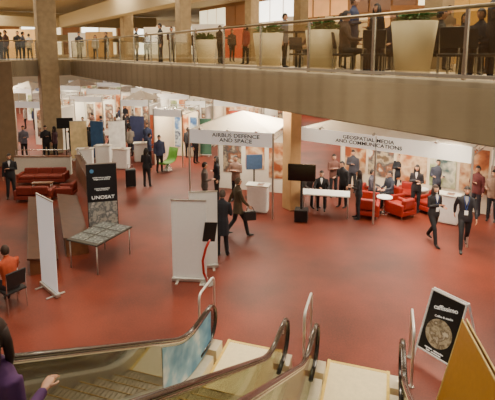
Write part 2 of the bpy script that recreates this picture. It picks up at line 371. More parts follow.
def floormat():
    m = bpy.data.materials.new('rust_carpet'); m.use_nodes = True; nt = m.node_tree; b = nt.nodes['Principled BSDF']
    tc = nt.nodes.new('ShaderNodeTexCoord'); n = nt.nodes.new('ShaderNodeTexNoise'); n.inputs['Scale'].default_value = 30; n.inputs['Detail'].default_value = 6
    n2 = nt.nodes.new('ShaderNodeTexNoise'); n2.inputs['Scale'].default_value = .45; n2.inputs['Detail'].default_value = 5
    m1 = nt.nodes.new('ShaderNodeMath'); m1.operation = 'MULTIPLY'; m1.inputs[1].default_value = .4
    mx = nt.nodes.new('ShaderNodeMath'); mx.operation = 'ADD'
    cr = nt.nodes.new('ShaderNodeValToRGB')
    sc = nt.nodes.new('ShaderNodeMapRange'); sc.inputs[1].default_value = .55; sc.inputs[2].default_value = .85
    cr.color_ramp.elements[0].color = (*lin((86, 32, 18)), 1); cr.color_ramp.elements[1].color = (*lin((130, 52, 30)), 1)
    nt.links.new(tc.outputs['Object'], n.inputs['Vector']); nt.links.new(tc.outputs['Object'], n2.inputs['Vector'])
    nt.links.new(n.outputs['Fac'], m1.inputs[0]); nt.links.new(m1.outputs[0], mx.inputs[0]); nt.links.new(n2.outputs['Fac'], mx.inputs[1]); nt.links.new(mx.outputs[0], sc.inputs[0]); nt.links.new(sc.outputs[0], cr.inputs['Fac'])
    nt.links.new(cr.outputs['Color'], b.inputs['Base Color']); b.inputs['Roughness'].default_value = .52
    return m
MB().prism([(-45, -12), (50, -12), (50, 75), (-45, 75)], -.2, 0).obj('floor', floormat(), kind='structure')
R1 = R0+B*34; W0 = C-B*22; W1 = W0+A*30; Q = C+B*34+A*30
slabp = [tuple(R0), tuple(R1), tuple(Q), tuple(W1), tuple(W0), tuple(C)]
MB().prism(slabp, FB+.02, UF).obj('floor_upper', BEIGE, kind='structure')
MB().prism(slabp, 9.6, 9.9).obj('ceiling_upper', mat((170, 152, 122), .8), kind='structure')
fasc = ribmat((164, 149, 122), (146, 132, 107), .6, 0, name='board_marked_concrete')
def strip(p, q, th, z0, z1, name, m, kind='structure', inward=1):
    d = (Vector(q)-Vector(p)); L = d.length; r = atan2(d.y, d.x)
    o = MB().box(L/2, inward*th/2, (z1-z0)/2, L, th, z1-z0).obj(name, m, loc=(p[0], p[1], z0), rz=r, kind=kind, bevel=.02); return o
strip(C, R0, .35, FB, FT, 'trim_1', fasc)
strip(W0, C, .35, FB, FT, 'trim_2', fasc)
wallm = mat((215, 195, 160), .8, emit=.18, var=.1, scale=.6)  # faint glow put into the far walls to brighten them
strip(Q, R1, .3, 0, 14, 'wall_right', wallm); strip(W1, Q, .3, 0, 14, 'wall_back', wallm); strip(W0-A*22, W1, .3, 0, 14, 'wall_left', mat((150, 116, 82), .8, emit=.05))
def column(x, y, w, z0, z1, rz, label, m=CONC):
    mb = MB(); mb.box(0, 0, (z1-z0)/2, w, w, z1-z0)
    mb.obj('column', m, loc=(x, y, z0), rz=rz, bevel=.03, label=label, cat='column', group='square concrete columns')
cc = C+A*.2-B*.3
column(cc.x-.55, cc.y-.75, .92, 0, 9.6, RB, 'tall square concrete column rising past the balcony corner')
px_, py_ = at(4, 164)
column(px_, py_, 1.15, 0, 5.0, RB, 'thick brown concrete pier carrying the gallery', mat((118, 96, 70), .8, var=.1, scale=4))
gx, gy = at(291, 208)
column(gx, gy, .46, 0, FB+.02, RB, 'slim warm brown column beside the television stand', mat((176, 138, 92), .8, var=.1, scale=4))
for px, Y, w in ((184, 19, .5), (300, 17, .4), (252, 26, .6), (128, 31, .7), (436, 13.5, .6)):
    x, y = ub(px, Y); column(x, y, w, UF, 9.6, RB, 'beige column on the upper gallery')
b0 = Vector(at(62, 27, 7.8)); b1 = Vector(at(187, 0, 7.8)); bd = (b1-b0).normalized()
conp = mat((196, 180, 146), .8, var=.08)
strip(b0-bd*1, b1+bd*10, .8, 7.8, 8.9, 'trim_3', conp)
strip(b0-bd*1-B*16, b0-bd*1, .8, 7.8, 8.7, 'trim_4', conp)
strip(b0+bd*-6-B*18, b0-bd*6+B*12, .8, 8.2, 9.5, 'trim_5', mat((176, 156, 120), .8))
strip(b0+bd*-6-B*18, b0-bd*6+B*12, .8, 6.6, 7.3, 'trim_6', mat((190, 170, 134), .8))
wn = [0]
def winrow(p, q, z0, z1, n, cols):
    d = Vector(q)-Vector(p); L = d.length; r = atan2(d.y, d.x); w = L/n
    for i in range(n):
        c = cols[(i*5+i//3) % len(cols)]
        t = MB(); t.box(w/2, -.06, (z1-z0)/2, w*.9, .05, z1-z0)
        pt = Vector(p)+d*(i/n); wn[0] += 1
        t.obj('window_%d' % wn[0], mat(c[0], .4, emit=c[1], var=.12, scale=.8), loc=(pt.x, pt.y, z0), rz=r, kind='structure')
IP, IQ = L0+B*15+A*36, L0+B*15-A*12
strip(IP, IQ, .25, UF, 9.6, 'wall_inner', mat((140, 102, 66), .8, emit=.05))
winrow(IP, IQ, 5.5, 7.6, 44, [((250, 234, 198), 2.8), ((236, 180, 110), 1.1), ((255, 250, 235), 4.6), ((150, 96, 56), .2), ((210, 150, 90), .7), ((240, 220, 184), 2.0), ((120, 78, 50), .1)])
winrow(IP, IQ, 7.75, 9.3, 30, [((255, 236, 195), 1.6), ((140, 96, 60), .15), ((255, 250, 235), 3.8), ((205, 150, 94), .5), ((110, 74, 48), .1)])
winrow(W1, Q, 5.2, 8.9, 26, [((240, 220, 182), 2.0), ((150, 100, 62), .25), ((250, 244, 226), 3.6), ((215, 164, 98), 1.0)])

def railing(p, q, name_label):
    d = Vector(q)-Vector(p); L = d.length; r = atan2(d.y, d.x)
    t = thing('gallery_railing', name_label, 'railing', (p[0], p[1], FT), r)
    n = int(L/1.6); w = L/n
    MB().tube([(0, .12, 1.0), (L, .12, 1.0)], .03, 10, 0, ref=(0, 1, 0)).obj('handrail', mat((160, 144, 112), .3, .7), parent=t, smooth=True)
    MB().box(L/2, .12, .05, L, .05, .05).obj('bottom_rail', ALU, parent=t)
    pm = None; gm = None
    for i in range(n+1):
        if pm is None:
            o = MB().box(0, .12, .5, .045, .045, 1.0).obj('baluster', STEEL, parent=t); pm = o
        else:
            o = pm.copy(); COL.objects.link(o)
        o.location = (i*w, 0, 0)
        if i < n:
            if gm is None: g = MB().box(w/2, .12, .52, w-.08, .014, .84).obj('glass_panel', glass((234, 231, 218), .15), parent=t); gm = g
            else: g = gm.copy(); COL.objects.link(g)
            g.location = (i*w, 0, 0)
railing(C, R0, 'long glass balcony railing with metal handrail'); railing(W0, C, 'glass balcony railing on the far gallery wing')

# ---------------------------------------------------------------- escalators
def escalator(l0, l1, label, gl):
    t = thing('escalator', label, 'escalator', (0, 0, 0), ER)
    mid = (l0+l1)/2; wid = l1-l0
    ss = [-.6+.2*i for i in range(int(7.4/.2)+1)]
    prof = [(s, slope(s)) for s in ss if s <= 6.75]
    for l, sg in ((l0, 1), (l1, -1)):
        pts = [(l, s, z+.98) for s, z in prof]
        for k in range(1, 10):
            a = pi/2-pi*k/9; pts.append((l, 6.78+.33*cos(a)*1.0, .65+.33*sin(a)))
        pts += [(l, 6.4, .32)]
        MB().tube(pts, [(.040, .024)]*len(pts), 12, 0, ref=(1, 0, 0)).obj('handrail', RUBBER, parent=t, smooth=True)
        pts2 = [(l, s, z+.935) for s, z in prof]
        MB().tube(pts2, [(.026, .022)]*len(pts2), 8, 0).obj('handrail_guide', STEEL, parent=t, smooth=True)
        g = MB()
        lo = [(l, s, z+.22) for s, z in prof]; hi = [(l, s, z+.93) for s, z in prof]
        for k in range(1, 9):
            a = pi/2-pi*k/9*.95
            hi.append((l, 6.75+.28*cos(a), .65+.28*sin(a))); lo.append((l, min(6.75+.1, 6.75+.02*k), .22))
        vs = []; n = len(lo)
        for off in (-.006, .006):
            vs += [(a+off, b, c) for a, b, c in lo]+[(a+off, b, c) for a, b, c in hi]
        fs = [(i, i+1, n+i+1, n+i) for i in range(n-1)]+[(2*n+i, 3*n+i, 3*n+i+1, 2*n+i+1) for i in range(n-1)]
        g.add(vs, fs); g.obj('glass_balustrade', glass(*gl) if sg == 1 else glass((205, 206, 190), .2), parent=t)
        k = MB()
        for i in range(len(prof)-1):
            (sa, za), (sb, zb) = prof[i], prof[i+1]
            xa, xb = sorted((l+sg*.16, l-sg*.10))
            k.hull8([(xa, sa, za-.45), (xb, sa, za-.45), (xb, sb, zb-.45 if zb > .3 else -.02), (xa, sb, zb-.45 if zb > .3 else -.02)], [(xa, sa, za+.22), (xb, sa, za+.22), (xb, sb, zb+.22), (xa, sb, zb+.22)])
        k.box(l+sg*.03, 6.88, .11, .26, .3, .24)
        k.obj('skirt_panel', mat((226, 216, 188), .32, .25, var=.05), parent=t)
        if sg == 1 and l0 < -2:
            q = MB(); sl = [5.1+.16*i for i in range(12)]
            q.add([(l+.012, s, slope(s)+.25) for s in sl]+[(l+.012, s, slope(s)+.88) for s in sl], [(i, i+1, 13+i, 12+i) for i in range(11)])
            q.obj('painted_reflection', picmat([(60, 140, 190), (130, 190, 220), (238, 244, 246), (150, 200, 225)], 1.6), parent=t)  # blue reflection on the left glass, painted as a patch
    sm = mat((176, 162, 130), .4, .4); ym = mat((205, 160, 60), .5)
    st = MB(); st.box(0, .2, -.05, wid-.36, .42, .1)
    for i in range(15): st.box(-(wid-.40)/2+i*(wid-.40)/14, .2, .005, .02, .40, .012, 0)
    st.box(0, .405, -.1, wid-.36, .02, .2, 0); st.box(0, .412, .004, wid-.36, .012, .01, 1)
    src = None
    for i in range(17):
        s = 6.0-.4*i
        if src is None: o = st.obj('step', [sm, ym], parent=t); src = o
        else: o = src.copy(); COL.objects.link(o)
        o.location = (mid, s-.4, slope(s-.2))
    lp = MB(); lp.box(mid, 6.7, .012, wid-.34, 1.35, .03)
    for i in range(28): lp.box(mid-(wid-.4)/2+i*(wid-.4)/27, 6.7, .03, .012, 1.3, .008)
    lp.box(mid, 7.34, .02, wid-.3, .05, .03, 1)
    for sx in (-1, 1): lp.box(mid+sx*(wid-.36)/2, 6.7, .022, .05, 1.35, .034, 1)
    lp.obj('landing_plate', [mat((240, 226, 184), .4, .1, var=.06), mat((226, 196, 96), .45)], parent=t)
    MB().box(mid, 6.03, .022, wid-.34, .06, .035).obj('comb_plate', mat((205, 175, 80), .5), parent=t)
    u = MB()
    for i in range(len(prof)-1):
        (sa, za), (sb, zb) = prof[i], prof[i+1]
        if za < .9: break
        u.hull8([(l0-.08, sa, za-1.0), (l1+.08, sa, za-1.0), (l1+.08, sb, zb-1.0), (l0-.08, sb, zb-1.0)], [(l0-.08, sa, za-.4), (l1+.08, sa, za-.4), (l1+.08, sb, zb-.4), (l0-.08, sb, zb-.4)])
    u.obj('truss_casing', mat((90, 75, 60), .5, .4), parent=t)
    return t
escalator(-2.85, -1.5, 'escalator with glass sides and dark handrails carrying a rider', ((165, 190, 195), .3))
escalator(-.98, .37, 'descending escalator with glass sides ending on the carpet', ((205, 206, 190), .2))
for l in (-3.19, -1.22, .55):
    t = thing('guard_rail', 'polished steel guard loop at the escalator foot', 'railing', (0, 0, 0), ER, group='steel guard loops')
    pts = [(l, 7.15, 0), (l, 7.15, .82)]+[(l, 7.27-.12*cos(a), .85+.12*sin(a)) for a in (.3, .8, 1.2, 1.57)]+[(l, 7.78+.12*sin(a), .85+.12*cos(a)) for a in (0, .5, 1.0, 1.5)]+[(l, 7.9, 0)]
    MB().tube(pts, .024, 10, 0, ref=(1, 0, 0)).obj('tube_frame', mat((225, 224, 218), .4, .5, var=.03), parent=t, smooth=True)
    for s in (7.15, 7.9): MB().tube([(l, s, 0), (l, s, .015)], .05, 14, 0).obj('foot_flange', STEEL, parent=t)

# ---------------------------------------------------------------- stands
def booth(P0, P1, depth, z0, z1, label, txt=None, tsize=.2, posters=(), back=True, side=True, mid=0, ts=.5, group=None, wallc=(232, 226, 212), roof=False, tsx=1, peak=.3):
    P0 = Vector(P0); P1 = Vector(P1); d = P1-P0; L = d.length; r = atan2(d.y, d.x)
    t = thing('exhibition_stand', label, 'exhibition stand', (P0.x, P0.y, 0), r, group)
    ps = [(0, 0), (L, 0), (0, depth), (L, depth)]+[(L*(i+1)/(mid+1), 0) for i in range(mid)]
    for x, y in ps: MB().box(x, y, z1/2, .05, .05, z1).obj('post', ALU, parent=t)
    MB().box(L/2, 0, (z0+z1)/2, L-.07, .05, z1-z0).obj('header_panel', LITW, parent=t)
    bm = MB()
    def truss(p, q):
        p = Vector(p); q = Vector(q); n = max(2, int((q-p).length/.5))
        for dz in (0, -.22): bm.tube([p+Vector((0, 0, dz)), q+Vector((0, 0, dz))], .018, 6, 0, ref=(0, 0, 1))
        for i in range(n):
            a = p+(q-p)*(i/n); b = p+(q-p)*((i+1)/n)
            bm.tube([a+Vector((0, 0, -.22 if i % 2 else 0)), b+Vector((0, 0, 0 if i % 2 else -.22))], .011, 5, 0, ref=(0, 0, 1))
    truss((0, .04, z1-.03), (0, depth, z1-.03)); truss((L, .04, z1-.03), (L, depth, z1-.03)); truss((0, depth, z1-.03), (L, depth, z1-.03))
    if not roof:
        for i in range(1, 3): truss((L*i/3, .04, z1-.03), (L*i/3, depth, z1-.03))
    bm.obj('truss_frame', ALU, parent=t)
    if roof:
        n = roof; c = MB()
        for i in range(n):
            x0, x1 = L*i/n, L*(i+1)/n; xm = (x0+x1)/2
            c.add([(x0, .03, z1-.05), (x1, .03, z1-.05), (x1, depth, z1), (x0, depth, z1), (xm, depth/2, z1+peak)], [(0, 1, 4), (1, 2, 4), (2, 3, 4), (3, 0, 4)])
        o = c.obj('canopy', mat((230, 222, 204), .7, emit=.06, var=.03), parent=t)  # cloth given a slight glow of its own
        so = o.modifiers.new('t', 'SOLIDIFY'); so.thickness = .01
    if back: MB().box(L/2, depth-.05, z1*.44, L-.08, .04, z1*.87).obj('back_wall', mat(wallc, .6, var=.03, emit=.08), parent=t)  # panel colour also emits faintly, lifting the stand whites
    if side: MB().box(.0 if side == 1 else L, depth/2+.0, z1*.44, .04, depth-.1, z1*.87).obj('side_wall', mat(wallc, .6, var=.03, emit=.08), parent=t)  # same faint added glow as the back wall
    for x0, x1, a, b, m in posters: MB().box((x0+x1)/2*L, depth-.09, (a+b)/2, (x1-x0)*L, .02, b-a).obj('poster', m, parent=t)
    if txt: text(txt, tsize, (L*ts, -.03, (z0+z1)/2), INK, t, 'header_lettering', bold=.002, sx=tsx, sp=.9)
    for i in range(3):
        MB().tube([(L*(i+.5)/3, .1, z1-.02), (L*(i+.5)/3, -.18, z1+.12), (L*(i+.5)/3, -.26, z1+.05)], [.012, .012, .05], 8, 0).obj('spot_lamp', ALU, parent=t)
    l = bpy.data.lights.new('stand_lamp', 'AREA'); l.shape = 'RECTANGLE'; l.size = L*.7; l.size_y = depth*.6; l.energy = 100*L*depth/7; l.color = (1, .9, .72)
    lo = bpy.data.objects.new('stand_lamp', l); COL.objects.link(lo); lo.parent = t; lo.location = (L/2, depth*.45, z1-.25)
    return t
pA = picmat([(40, 62, 110), (70, 105, 150), (190, 200, 205), (35, 45, 75)], 2); pR = picmat([(120, 58, 36), (176, 104, 60), (222, 190, 150), (150, 76, 44)], 1.4)
pG = picmat([(84, 112, 76), (150, 160, 110), (220, 214, 190), (70, 96, 96)], 1.6); pM = picmat([(110, 90, 70), (190, 170, 140), (80, 80, 82), (150, 96, 64), (225, 215, 195)], 2.5)
pK = picmat([(85, 88, 88), (130, 134, 130), (60, 66, 70), (170, 170, 162)], 7)
booth((-1.98, 15.0), (.82, 14.15), 2.8, 2.38, 2.86, 'white exhibition stand with lettered header and peaked canopy', 'AIRBUS DEFENCE\nAND SPACE', .18,
      posters=[(.08, .34, .7, 2.0, pM), (.4, .66, .9, 2.1, pR), (.72, .94, .6, 2.0, pR)], side=0, wallc=(228, 218, 198), ts=.57, roof=1, tsx=1.18, peak=.5)
booth((1.83, 15.4), (6.15, 12.0), 3.2, 2.4, 2.86, 'wide white stand with long lettered header and lounge', 'GEOSPATIAL MEDIA\nAND COMMUNICATIONS', .165,
      posters=[(.04, .20, .7, 2.2, pR), (.22, .40, .7, 2.2, pM), (.42, .62, .7, 2.2, pR), (.64, .80, .7, 2.2, pG), (.82, .98, .7, 2.2, pR)], side=0, mid=1, wallc=(226, 208, 180), ts=.45, roof=2, tsx=1.15, peak=.3)
nm = {id(pM): 'with a map covered back wall', id(pR): 'with orange brown display panels', id(pA): 'with blue display panels', id(pG): 'with green display panels'}
bl = [((72, 140), (104, 141), 1.8, pM), ((122, 147), (150, 148), 1.8, pR), ((155, 165), (183, 167), 2.2, pA), ((18, 150), (60, 152), 1.6, pM),
      ((158, 135), (190, 136), 2.2, pG), ((198, 131), (232, 133), 2.2, pM), ((88, 126), (122, 127), 2.2, pR), ((10, 124), (34, 125), 2.0, pG), ((214, 147), (254, 149), 2.0, pR),
      ((132, 124), (162, 125), 2.2, pA), ((62, 119), (82, 120), 2.2, pM), ((176, 119), (202, 120), 2.2, pG), ((264, 133), (288, 135), 2.2, pM),
      ((478, 178), (530, 182), 2.6, pM), ((218, 117), (246, 118), 2.2, pR), ((98, 113), (122, 113.5), 2.4, pM), ((136, 112), (158, 112.5), 2.4, pR), ((20, 114), (42, 114.5), 2.2, pA), ((42, 135), (64, 136), 1.8, pR),
      ((178, 108), (200, 108.3), 2.4, pR), ((70, 109), (88, 109.3), 2.4, pG), ((256, 117), (284, 118), 2.2, pM), ((214, 107), (240, 107.5), 2.4, pA), ((104, 107), (124, 107.2), 2.4, pA), ((250, 107), (276, 107.5), 2.4, pR), ((186, 149), (206, 150), 1.6, pM)]
for i, (a, b, dp, pm) in enumerate(bl):
    booth(at(*a), at(*b), dp, 2.4, 2.75, 'small white exhibition stand '+nm[id(pm)],
          posters=[(.08, .3, .5, 2.1, pm), (.36, .62, .8, 2.2, (pR, pM, pR, pG)[i % 4]), (.68, .93, .5, 2.1, pm)], side=(1, 2)[i % 2], group='rows of small exhibition stands', wallc=((236, 230, 214), (240, 236, 224), (220, 204, 176))[i % 3], roof=(1 if i % 3 == 1 else 0), peak=.5)

# ---------------------------------------------------------------- furniture
def table(loc, rz, w, d, h, label, topm=WHITE, z=0, group=None, legm=ALU):
    t = thing('table', label, 'table', (loc[0], loc[1], z), rz, group)
    MB().box(0, 0, h-.02, w, d, .04).obj('table_top', topm, parent=t, bevel=.008)
    for x in (-1, 1):
        for y in (-1, 1):
            MB().tube([(x*(w/2-.06), y*(d/2-.06), 0), (x*(w/2-.06), y*(d/2-.06), h-.04)], .018, 8).obj('leg', legm, parent=t, smooth=True)
    return t
def armchair(loc, rz, label, w=.78, m=RED, group='red leather lounge seats', n=1, k=1):
    nmx = 'armchair' if n == 1 else 'sofa'
    t = thing(nmx, label, nmx, loc, rz, group)
    MB().box(0, 0, .20, w, .74, .16).obj('base', m, parent=t, bevel=.03)
    for i in range(n):
        cx = -w/2+.125+(w-.25)*(i+.5)/n
        MB().box(cx, -.06, .36, (w-.25)/n-.01, .60, .15).obj('seat_cushion', m, parent=t, bevel=.04)
        MB().box(cx, .30, .50, (w-.2)/n-.01, .16, .36, R=Matrix.Rotation(-.12, 3, 'X')).obj('backrest', m, parent=t, bevel=.05)
    for sx in (-1, 1): MB().box(sx*(w/2-.06), 0, .38, .13, .74, .28).obj('armrest', m, parent=t, bevel=.04)
    for sx in (-1, 1):
        for sy in (-1, 1): MB().tube([(sx*(w/2-.08), sy*.3, 0), (sx*(w/2-.08), sy*.3, .13)], .02, 8).obj('leg', STEEL, parent=t)
    t.scale = (k, k, k)
    return t
def chair(loc, rz, label, m=DARK, z=0):
    t = thing('chair', label, 'chair', (loc[0], loc[1], z), rz, 'chairs')
    MB().box(0, 0, .43, .44, .42, .05).obj('seat', m, parent=t, bevel=.015)
    MB().box(0, .21, .72, .42, .04, .34, R=Matrix.Rotation(-.12, 3, 'X')).obj('backrest', m, parent=t, bevel=.015)
    for sx in (-1, 1):
        MB().tube([(sx*.2, -.18, 0), (sx*.2, -.18, .41)], .012, 8).obj('leg', STEEL, parent=t)
        MB().tube([(sx*.2, .22, 0), (sx*.2, .19, .42), (sx*.2, .23, .86)], .012, 8).obj('leg', STEEL, parent=t)
    return t
table(at(325, 214), D(-12), 1.6, .62, .76, 'white reception desk with visitors seated behind')
x, y = at(308, 204); chair((x, y+.05), D(25), 'black visitor chair behind the desk')
x, y = at(321, 206); chair((x, y+.05), D(-10), 'black visitor chair behind the desk')
for px, py, r in ((371, 203, 60), (389, 206, -70), (368, 216, 160), (400, 216, -150), (408, 202, -20), (429, 212, -60)):
    armchair(at(px, py), D(r), 'low red armchair in the stand lounge', w=.72)
for px, py in ((384, 213), (420, 204)):
    x, y = at(px, py); t = thing('coffee_table', 'small round white table between red armchairs', 'table', (x, y, 0), 0, 'round white tables')
    MB().tube([(0, 0, .55), (0, 0, .58)], .26, 24).obj('table_top', WHITE, parent=t); MB().tube([(0, 0, .02), (0, 0, .55)], .03, 10).obj('pedestal', STEEL, parent=t); MB().tube([(0, 0, 0), (0, 0, .02)], .18, 20).obj('base', STEEL, parent=t)
armchair(at(44, 183), D(4), 'long red brown sofa along the low wall', w=2.2, m=REDB, n=3, k=.88)
armchair(at(36, 200), D(-176), 'red brown sofa facing the low wall', w=1.5, m=REDB, n=2, k=.88)
armchair(at(67, 197), D(-85), 'red brown armchair at the lounge corner', w=.8, m=REDB, k=.85)
table(at(43, 191), D(4), .8, .28, .36, 'low wooden lounge table between red sofas', WOODM)
def lowwall(a, b, h, th, m, nm, label, cap=None, rail=False):
    a = Vector(a); b = Vector(b); d = b-a; L = d.length
    t = thing(nm, label, 'low wall', (a.x, a.y, 0), atan2(d.y, d.x))
    MB().box(L/2, 0, h/2, L, th, h).obj('panel', m, parent=t); MB().box(L/2, 0, h+.02, L+.04, th+.08, .04).obj('cap_rail', cap or WOODD, parent=t, bevel=.01)
    if rail:
        g = MB(); g.tube([(.05, 0, h+.3), (L-.05, 0, h+.3)], .02, 8, ref=(0, 1, 0))
        for i in range(5): g.tube([(.05+(L-.1)*i/4, 0, h+.03), (.05+(L-.1)*i/4, 0, h+.3)], .014, 8)
        g.obj('handrail', STEEL, parent=t)
lowwall(at(16, 174), at(72, 174), .8, .14, OFFW, 'parapet', 'pale low parapet with wooden cap behind sofas', WOODM, True)
lowwall(at(79, 174), at(98, 212), .85, .22, WOODM, 'parapet', 'wood panelled low parapet with steel rail beside the lounge', WOODD, True)
def slopecounter(a, b, w, h0, h1, label):
    a = Vector(a); b = Vector(b); d = b-a; L = d.length
    t = thing('sloping_counter', label, 'counter', (a.x, a.y, 0), atan2(d.y, d.x), 'long wooden counters')
    def q(x, y, z): return (x, y, z)
    MB().hull8([q(.05, -w/2+.05, 0), q(L-.05, -w/2+.05, 0), q(L-.05, w/2-.05, 0), q(.05, w/2-.05, 0)], [q(.05, -w/2+.05, h0), q(L-.05, -w/2+.05, h0), q(L-.05, w/2-.05, h1), q(.05, w/2-.05, h1)]).obj('plinth', WOODM, parent=t)
    MB().hull8([q(0, -w/2, h0), q(L, -w/2, h0), q(L, w/2, h1), q(0, w/2, h1)], [q(0, -w/2, h0+.05), q(L, -w/2, h0+.05), q(L, w/2, h1+.05), q(0, w/2, h1+.05)]).obj('worktop', WOODD, parent=t, bevel=.01)
slopecounter(at(40, 208), at(44, 274), .7, .42, .28, 'long dark brown counter with sloping wooden top')
slopecounter(at(68, 208), at(78, 256), .66, .52, .36, 'second dark brown counter with sloping top beside banner')

MT = (-3.82, 11.15)
table(MT, D(-24), .98, 1.35, .78, 'folding display table covered with printed sheets', mat((70, 66, 60), .5))
for i, (x, y) in enumerate(((-.24, -.4), (.24, -.4), (-.24, .02), (.24, .02), (-.24, .44), (.24, .44))):
    w = Matrix.Rotation(D(-24), 3, 'Z') @ Vector((x, y, 0))
    MB().box(0, 0, .004, .42, .36, .006).obj('printed_map', pK, loc=(MT[0]+w.x, MT[1]+w.y, .782), rz=D(-24), label='grey printed satellite sheet lying on the display table', cat='map', group='maps on the table')

def rollup(loc, rz, w, h, label, m, name='roll_up_banner', group=None):
    t = thing(name, label, 'banner', loc, rz, group)
    MB().box(0, 0, .05, w+.04, .12, .09).obj('base', ALU, parent=t, bevel=.02)
    MB().box(0, 0, h/2+.05, w, .012, h-.1).obj('banner_sheet', m, parent=t)
    MB().box(0, 0, h, w+.02, .03, .03).obj('top_bar', ALU, parent=t)
    MB().tube([(0, .03, .05), (0, .03, h-.02)], .012, 8).obj('pole', ALU, parent=t)
    for s in (-1, 1): MB().box(s*w*.35, 0, .008, .06, .42, .016).obj('foot', ALU, parent=t)
    return t
ub_ = rollup(at(104, 229), D(14), .88, 2.08, 'black roll up banner with white lettering and map image', mat((24, 26, 30), .5))
MB().box(0, -.012, .50, .84, .008, .76).obj('printed_image', picmat([(130, 134, 130), (190, 190, 180), (100, 110, 114), (214, 212, 204)], 5), parent=ub_)
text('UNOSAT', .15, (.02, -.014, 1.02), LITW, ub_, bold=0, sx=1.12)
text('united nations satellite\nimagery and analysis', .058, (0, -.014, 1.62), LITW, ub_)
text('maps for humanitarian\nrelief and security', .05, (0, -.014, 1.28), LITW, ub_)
MB().tube([(-.28, -.008, 1.85), (-.28, -.014, 1.85)], .06, 20).obj('round_emblem', mat((90, 150, 200), .5), parent=ub_)
rollup(at(50, 291), D(-43), .85, 2.22, 'plain white roll up banner turned nearly edge on', mat((244, 242, 236), .5, var=.02, emit=.3))  # sheet glows by itself so the white reads bright
rollup(at(190, 281), D(-4), .82, 2.0, 'blank white roll up banner seen from behind', mat((232, 232, 228), .5, var=.02, emit=.05))
rollup(at(204, 268), D(8), .7, 2.0, 'second blank white banner beside the kiosk', mat((222, 222, 218), .5, var=.02))
for i, (px, py, c) in enumerate(((98, 160, (60, 100, 140)), (158, 150, (190, 92, 54)), (118, 160, (235, 232, 225)), (204, 156, (70, 110, 90)), (80, 160, (214, 190, 140)), (138, 152, (74, 80, 116)), (268, 152, (215, 120, 66)), (180, 143, (240, 236, 226)), (236, 143, (170, 66, 44)))):
    rollup(at(px, py), D((i*23) % 50-25), .8, 2.0, 'small coloured roll up banner between the far stands', mat(c, .5, var=.2, scale=3, emit=.05), group='coloured roll up banners')
x, y = at(208, 284)
t = thing('information_kiosk', 'slim stand with black screen on a curved red rail', 'kiosk', (x, y, 0), D(20))
MB().tube([(0, 0, 0), (0, 0, .02)], .16, 20).obj('base', STEEL, parent=t)
MB().tube([(0, 0, .02), (-.10, 0, .3), (-.12, 0, .6), (-.04, 0, .9), (.06, 0, 1.1)], .03, 10).obj('curved_rail', mat((170, 34, 26), .35), parent=t, smooth=True)
MB().box(.06, 0, 1.28, .30, .04, .46, R=Matrix.Rotation(.15, 3, 'Y')).obj('screen', BLACK, parent=t, bevel=.01)
x, y = at(301, 221)
t = thing('television_stand', 'large black television on a floor stand', 'television', (x, y, 0), D(-12))
MB().box(0, .05, .2, .42, .38, .4).obj('base_cabinet', BLACK, parent=t, bevel=.02)
MB().tube([(0, .05, .4), (0, .05, 1.35)], .04, 10).obj('pole', DARK, parent=t)
MB().box(0, -.03, 1.62, .88, .06, .55).obj('screen', [mat((8, 8, 10), .15)], parent=t, bevel=.01)
def monitor(px, py, label, pic=None, w=.9, hh=1.4):
    x, y = at(px, py); t = thing('screen_stand', label, 'television', (x, y, 0), D(10), 'screens on stands')
    MB().box(0, 0, .02, .6, .4, .04).obj('base', DARK, parent=t); MB().tube([(0, 0, .04), (0, 0, hh)], .03, 8).obj('pole', DARK, parent=t)
    MB().box(0, -.04, hh+.2, w, .05, .55).obj('screen', pic or BLACK, parent=t)
monitor(67, 157, 'black screen on a pole near the partition', None, .8, 1.6)
monitor(254, 198, 'screen inside the lettered stand', mat((60, 80, 105), .3, emit=.3), .6, 1.2)
x, y = at(168, 170)
t = thing('lounge_chair', 'lime green curved lounge chair', 'chair', (x, y, 0), D(-30))
MB().tube([(0, .45, 1.0), (0, .35, .6), (0, .22, .42), (0, -.1, .36), (0, -.36, .42), (0, -.48, .38)], [(.27, .035)]*6, 12, 0).obj('shell', LIME, parent=t, smooth=True)
MB().tube([(0, 0, 0), (0, 0, .34)], [.22, .04], 14).obj('pedestal', STEEL, parent=t)
x, y = at(131, 187)
t = thing('suitcase', 'upright black suitcase standing on carpet', 'suitcase', (x, y, 0), D(20))
MB().box(0, 0, .40, .40, .26, .70).obj('shell', BLACK, parent=t, bevel=.04)
MB().tube([(-.1, .1, .74), (-.1, .1, .92), (.1, .1, .92), (.1, .1, .74)], .012, 8).obj('handle', STEEL, parent=t)
for s in (-1, 1): MB().tube([(s*.16-.02, 0, .03), (s*.16+.02, 0, .03)], .03, 10, ref=(0, 1, 0)).obj('wheel', DARK, parent=t)
x, y = at(246, 236)
t = thing('shoulder_bag', 'dark bag carried by the walking man', 'bag', (x+.12, y-.15, .55), D(10))
MB().box(0, 0, .14, .36, .12, .28).obj('body', DARK, parent=t, bevel=.03)
MB().tube([(-.12, 0, .26), (-.08, 0, .38), (.08, 0, .38), (.12, 0, .26)], .012, 8).obj('handle', DARK, parent=t)
chair((SEATP[0], SEATP[1]), SR, 'dark seat of the laptop user')
dv = Vector((sin(SR), -cos(SR)))*.66
fx, fy = SEATP[0]+dv.x, SEATP[1]+dv.y
table((fx, fy), SR, .9, .42, .74, 'narrow table with a laptop', WOODM)
t = thing('laptop', 'open laptop with bright blue screen on table', 'laptop', (fx, fy, .745), SR)
MB().box(0, 0, .01, .34, .24, .02).obj('keyboard_base', DARK, parent=t); MB().box(0, -.15, .12, .34, .015, .22, R=Matrix.Rotation(.25, 3, 'X')).obj('screen', mat((120, 175, 220), .3, emit=1.6), parent=t)
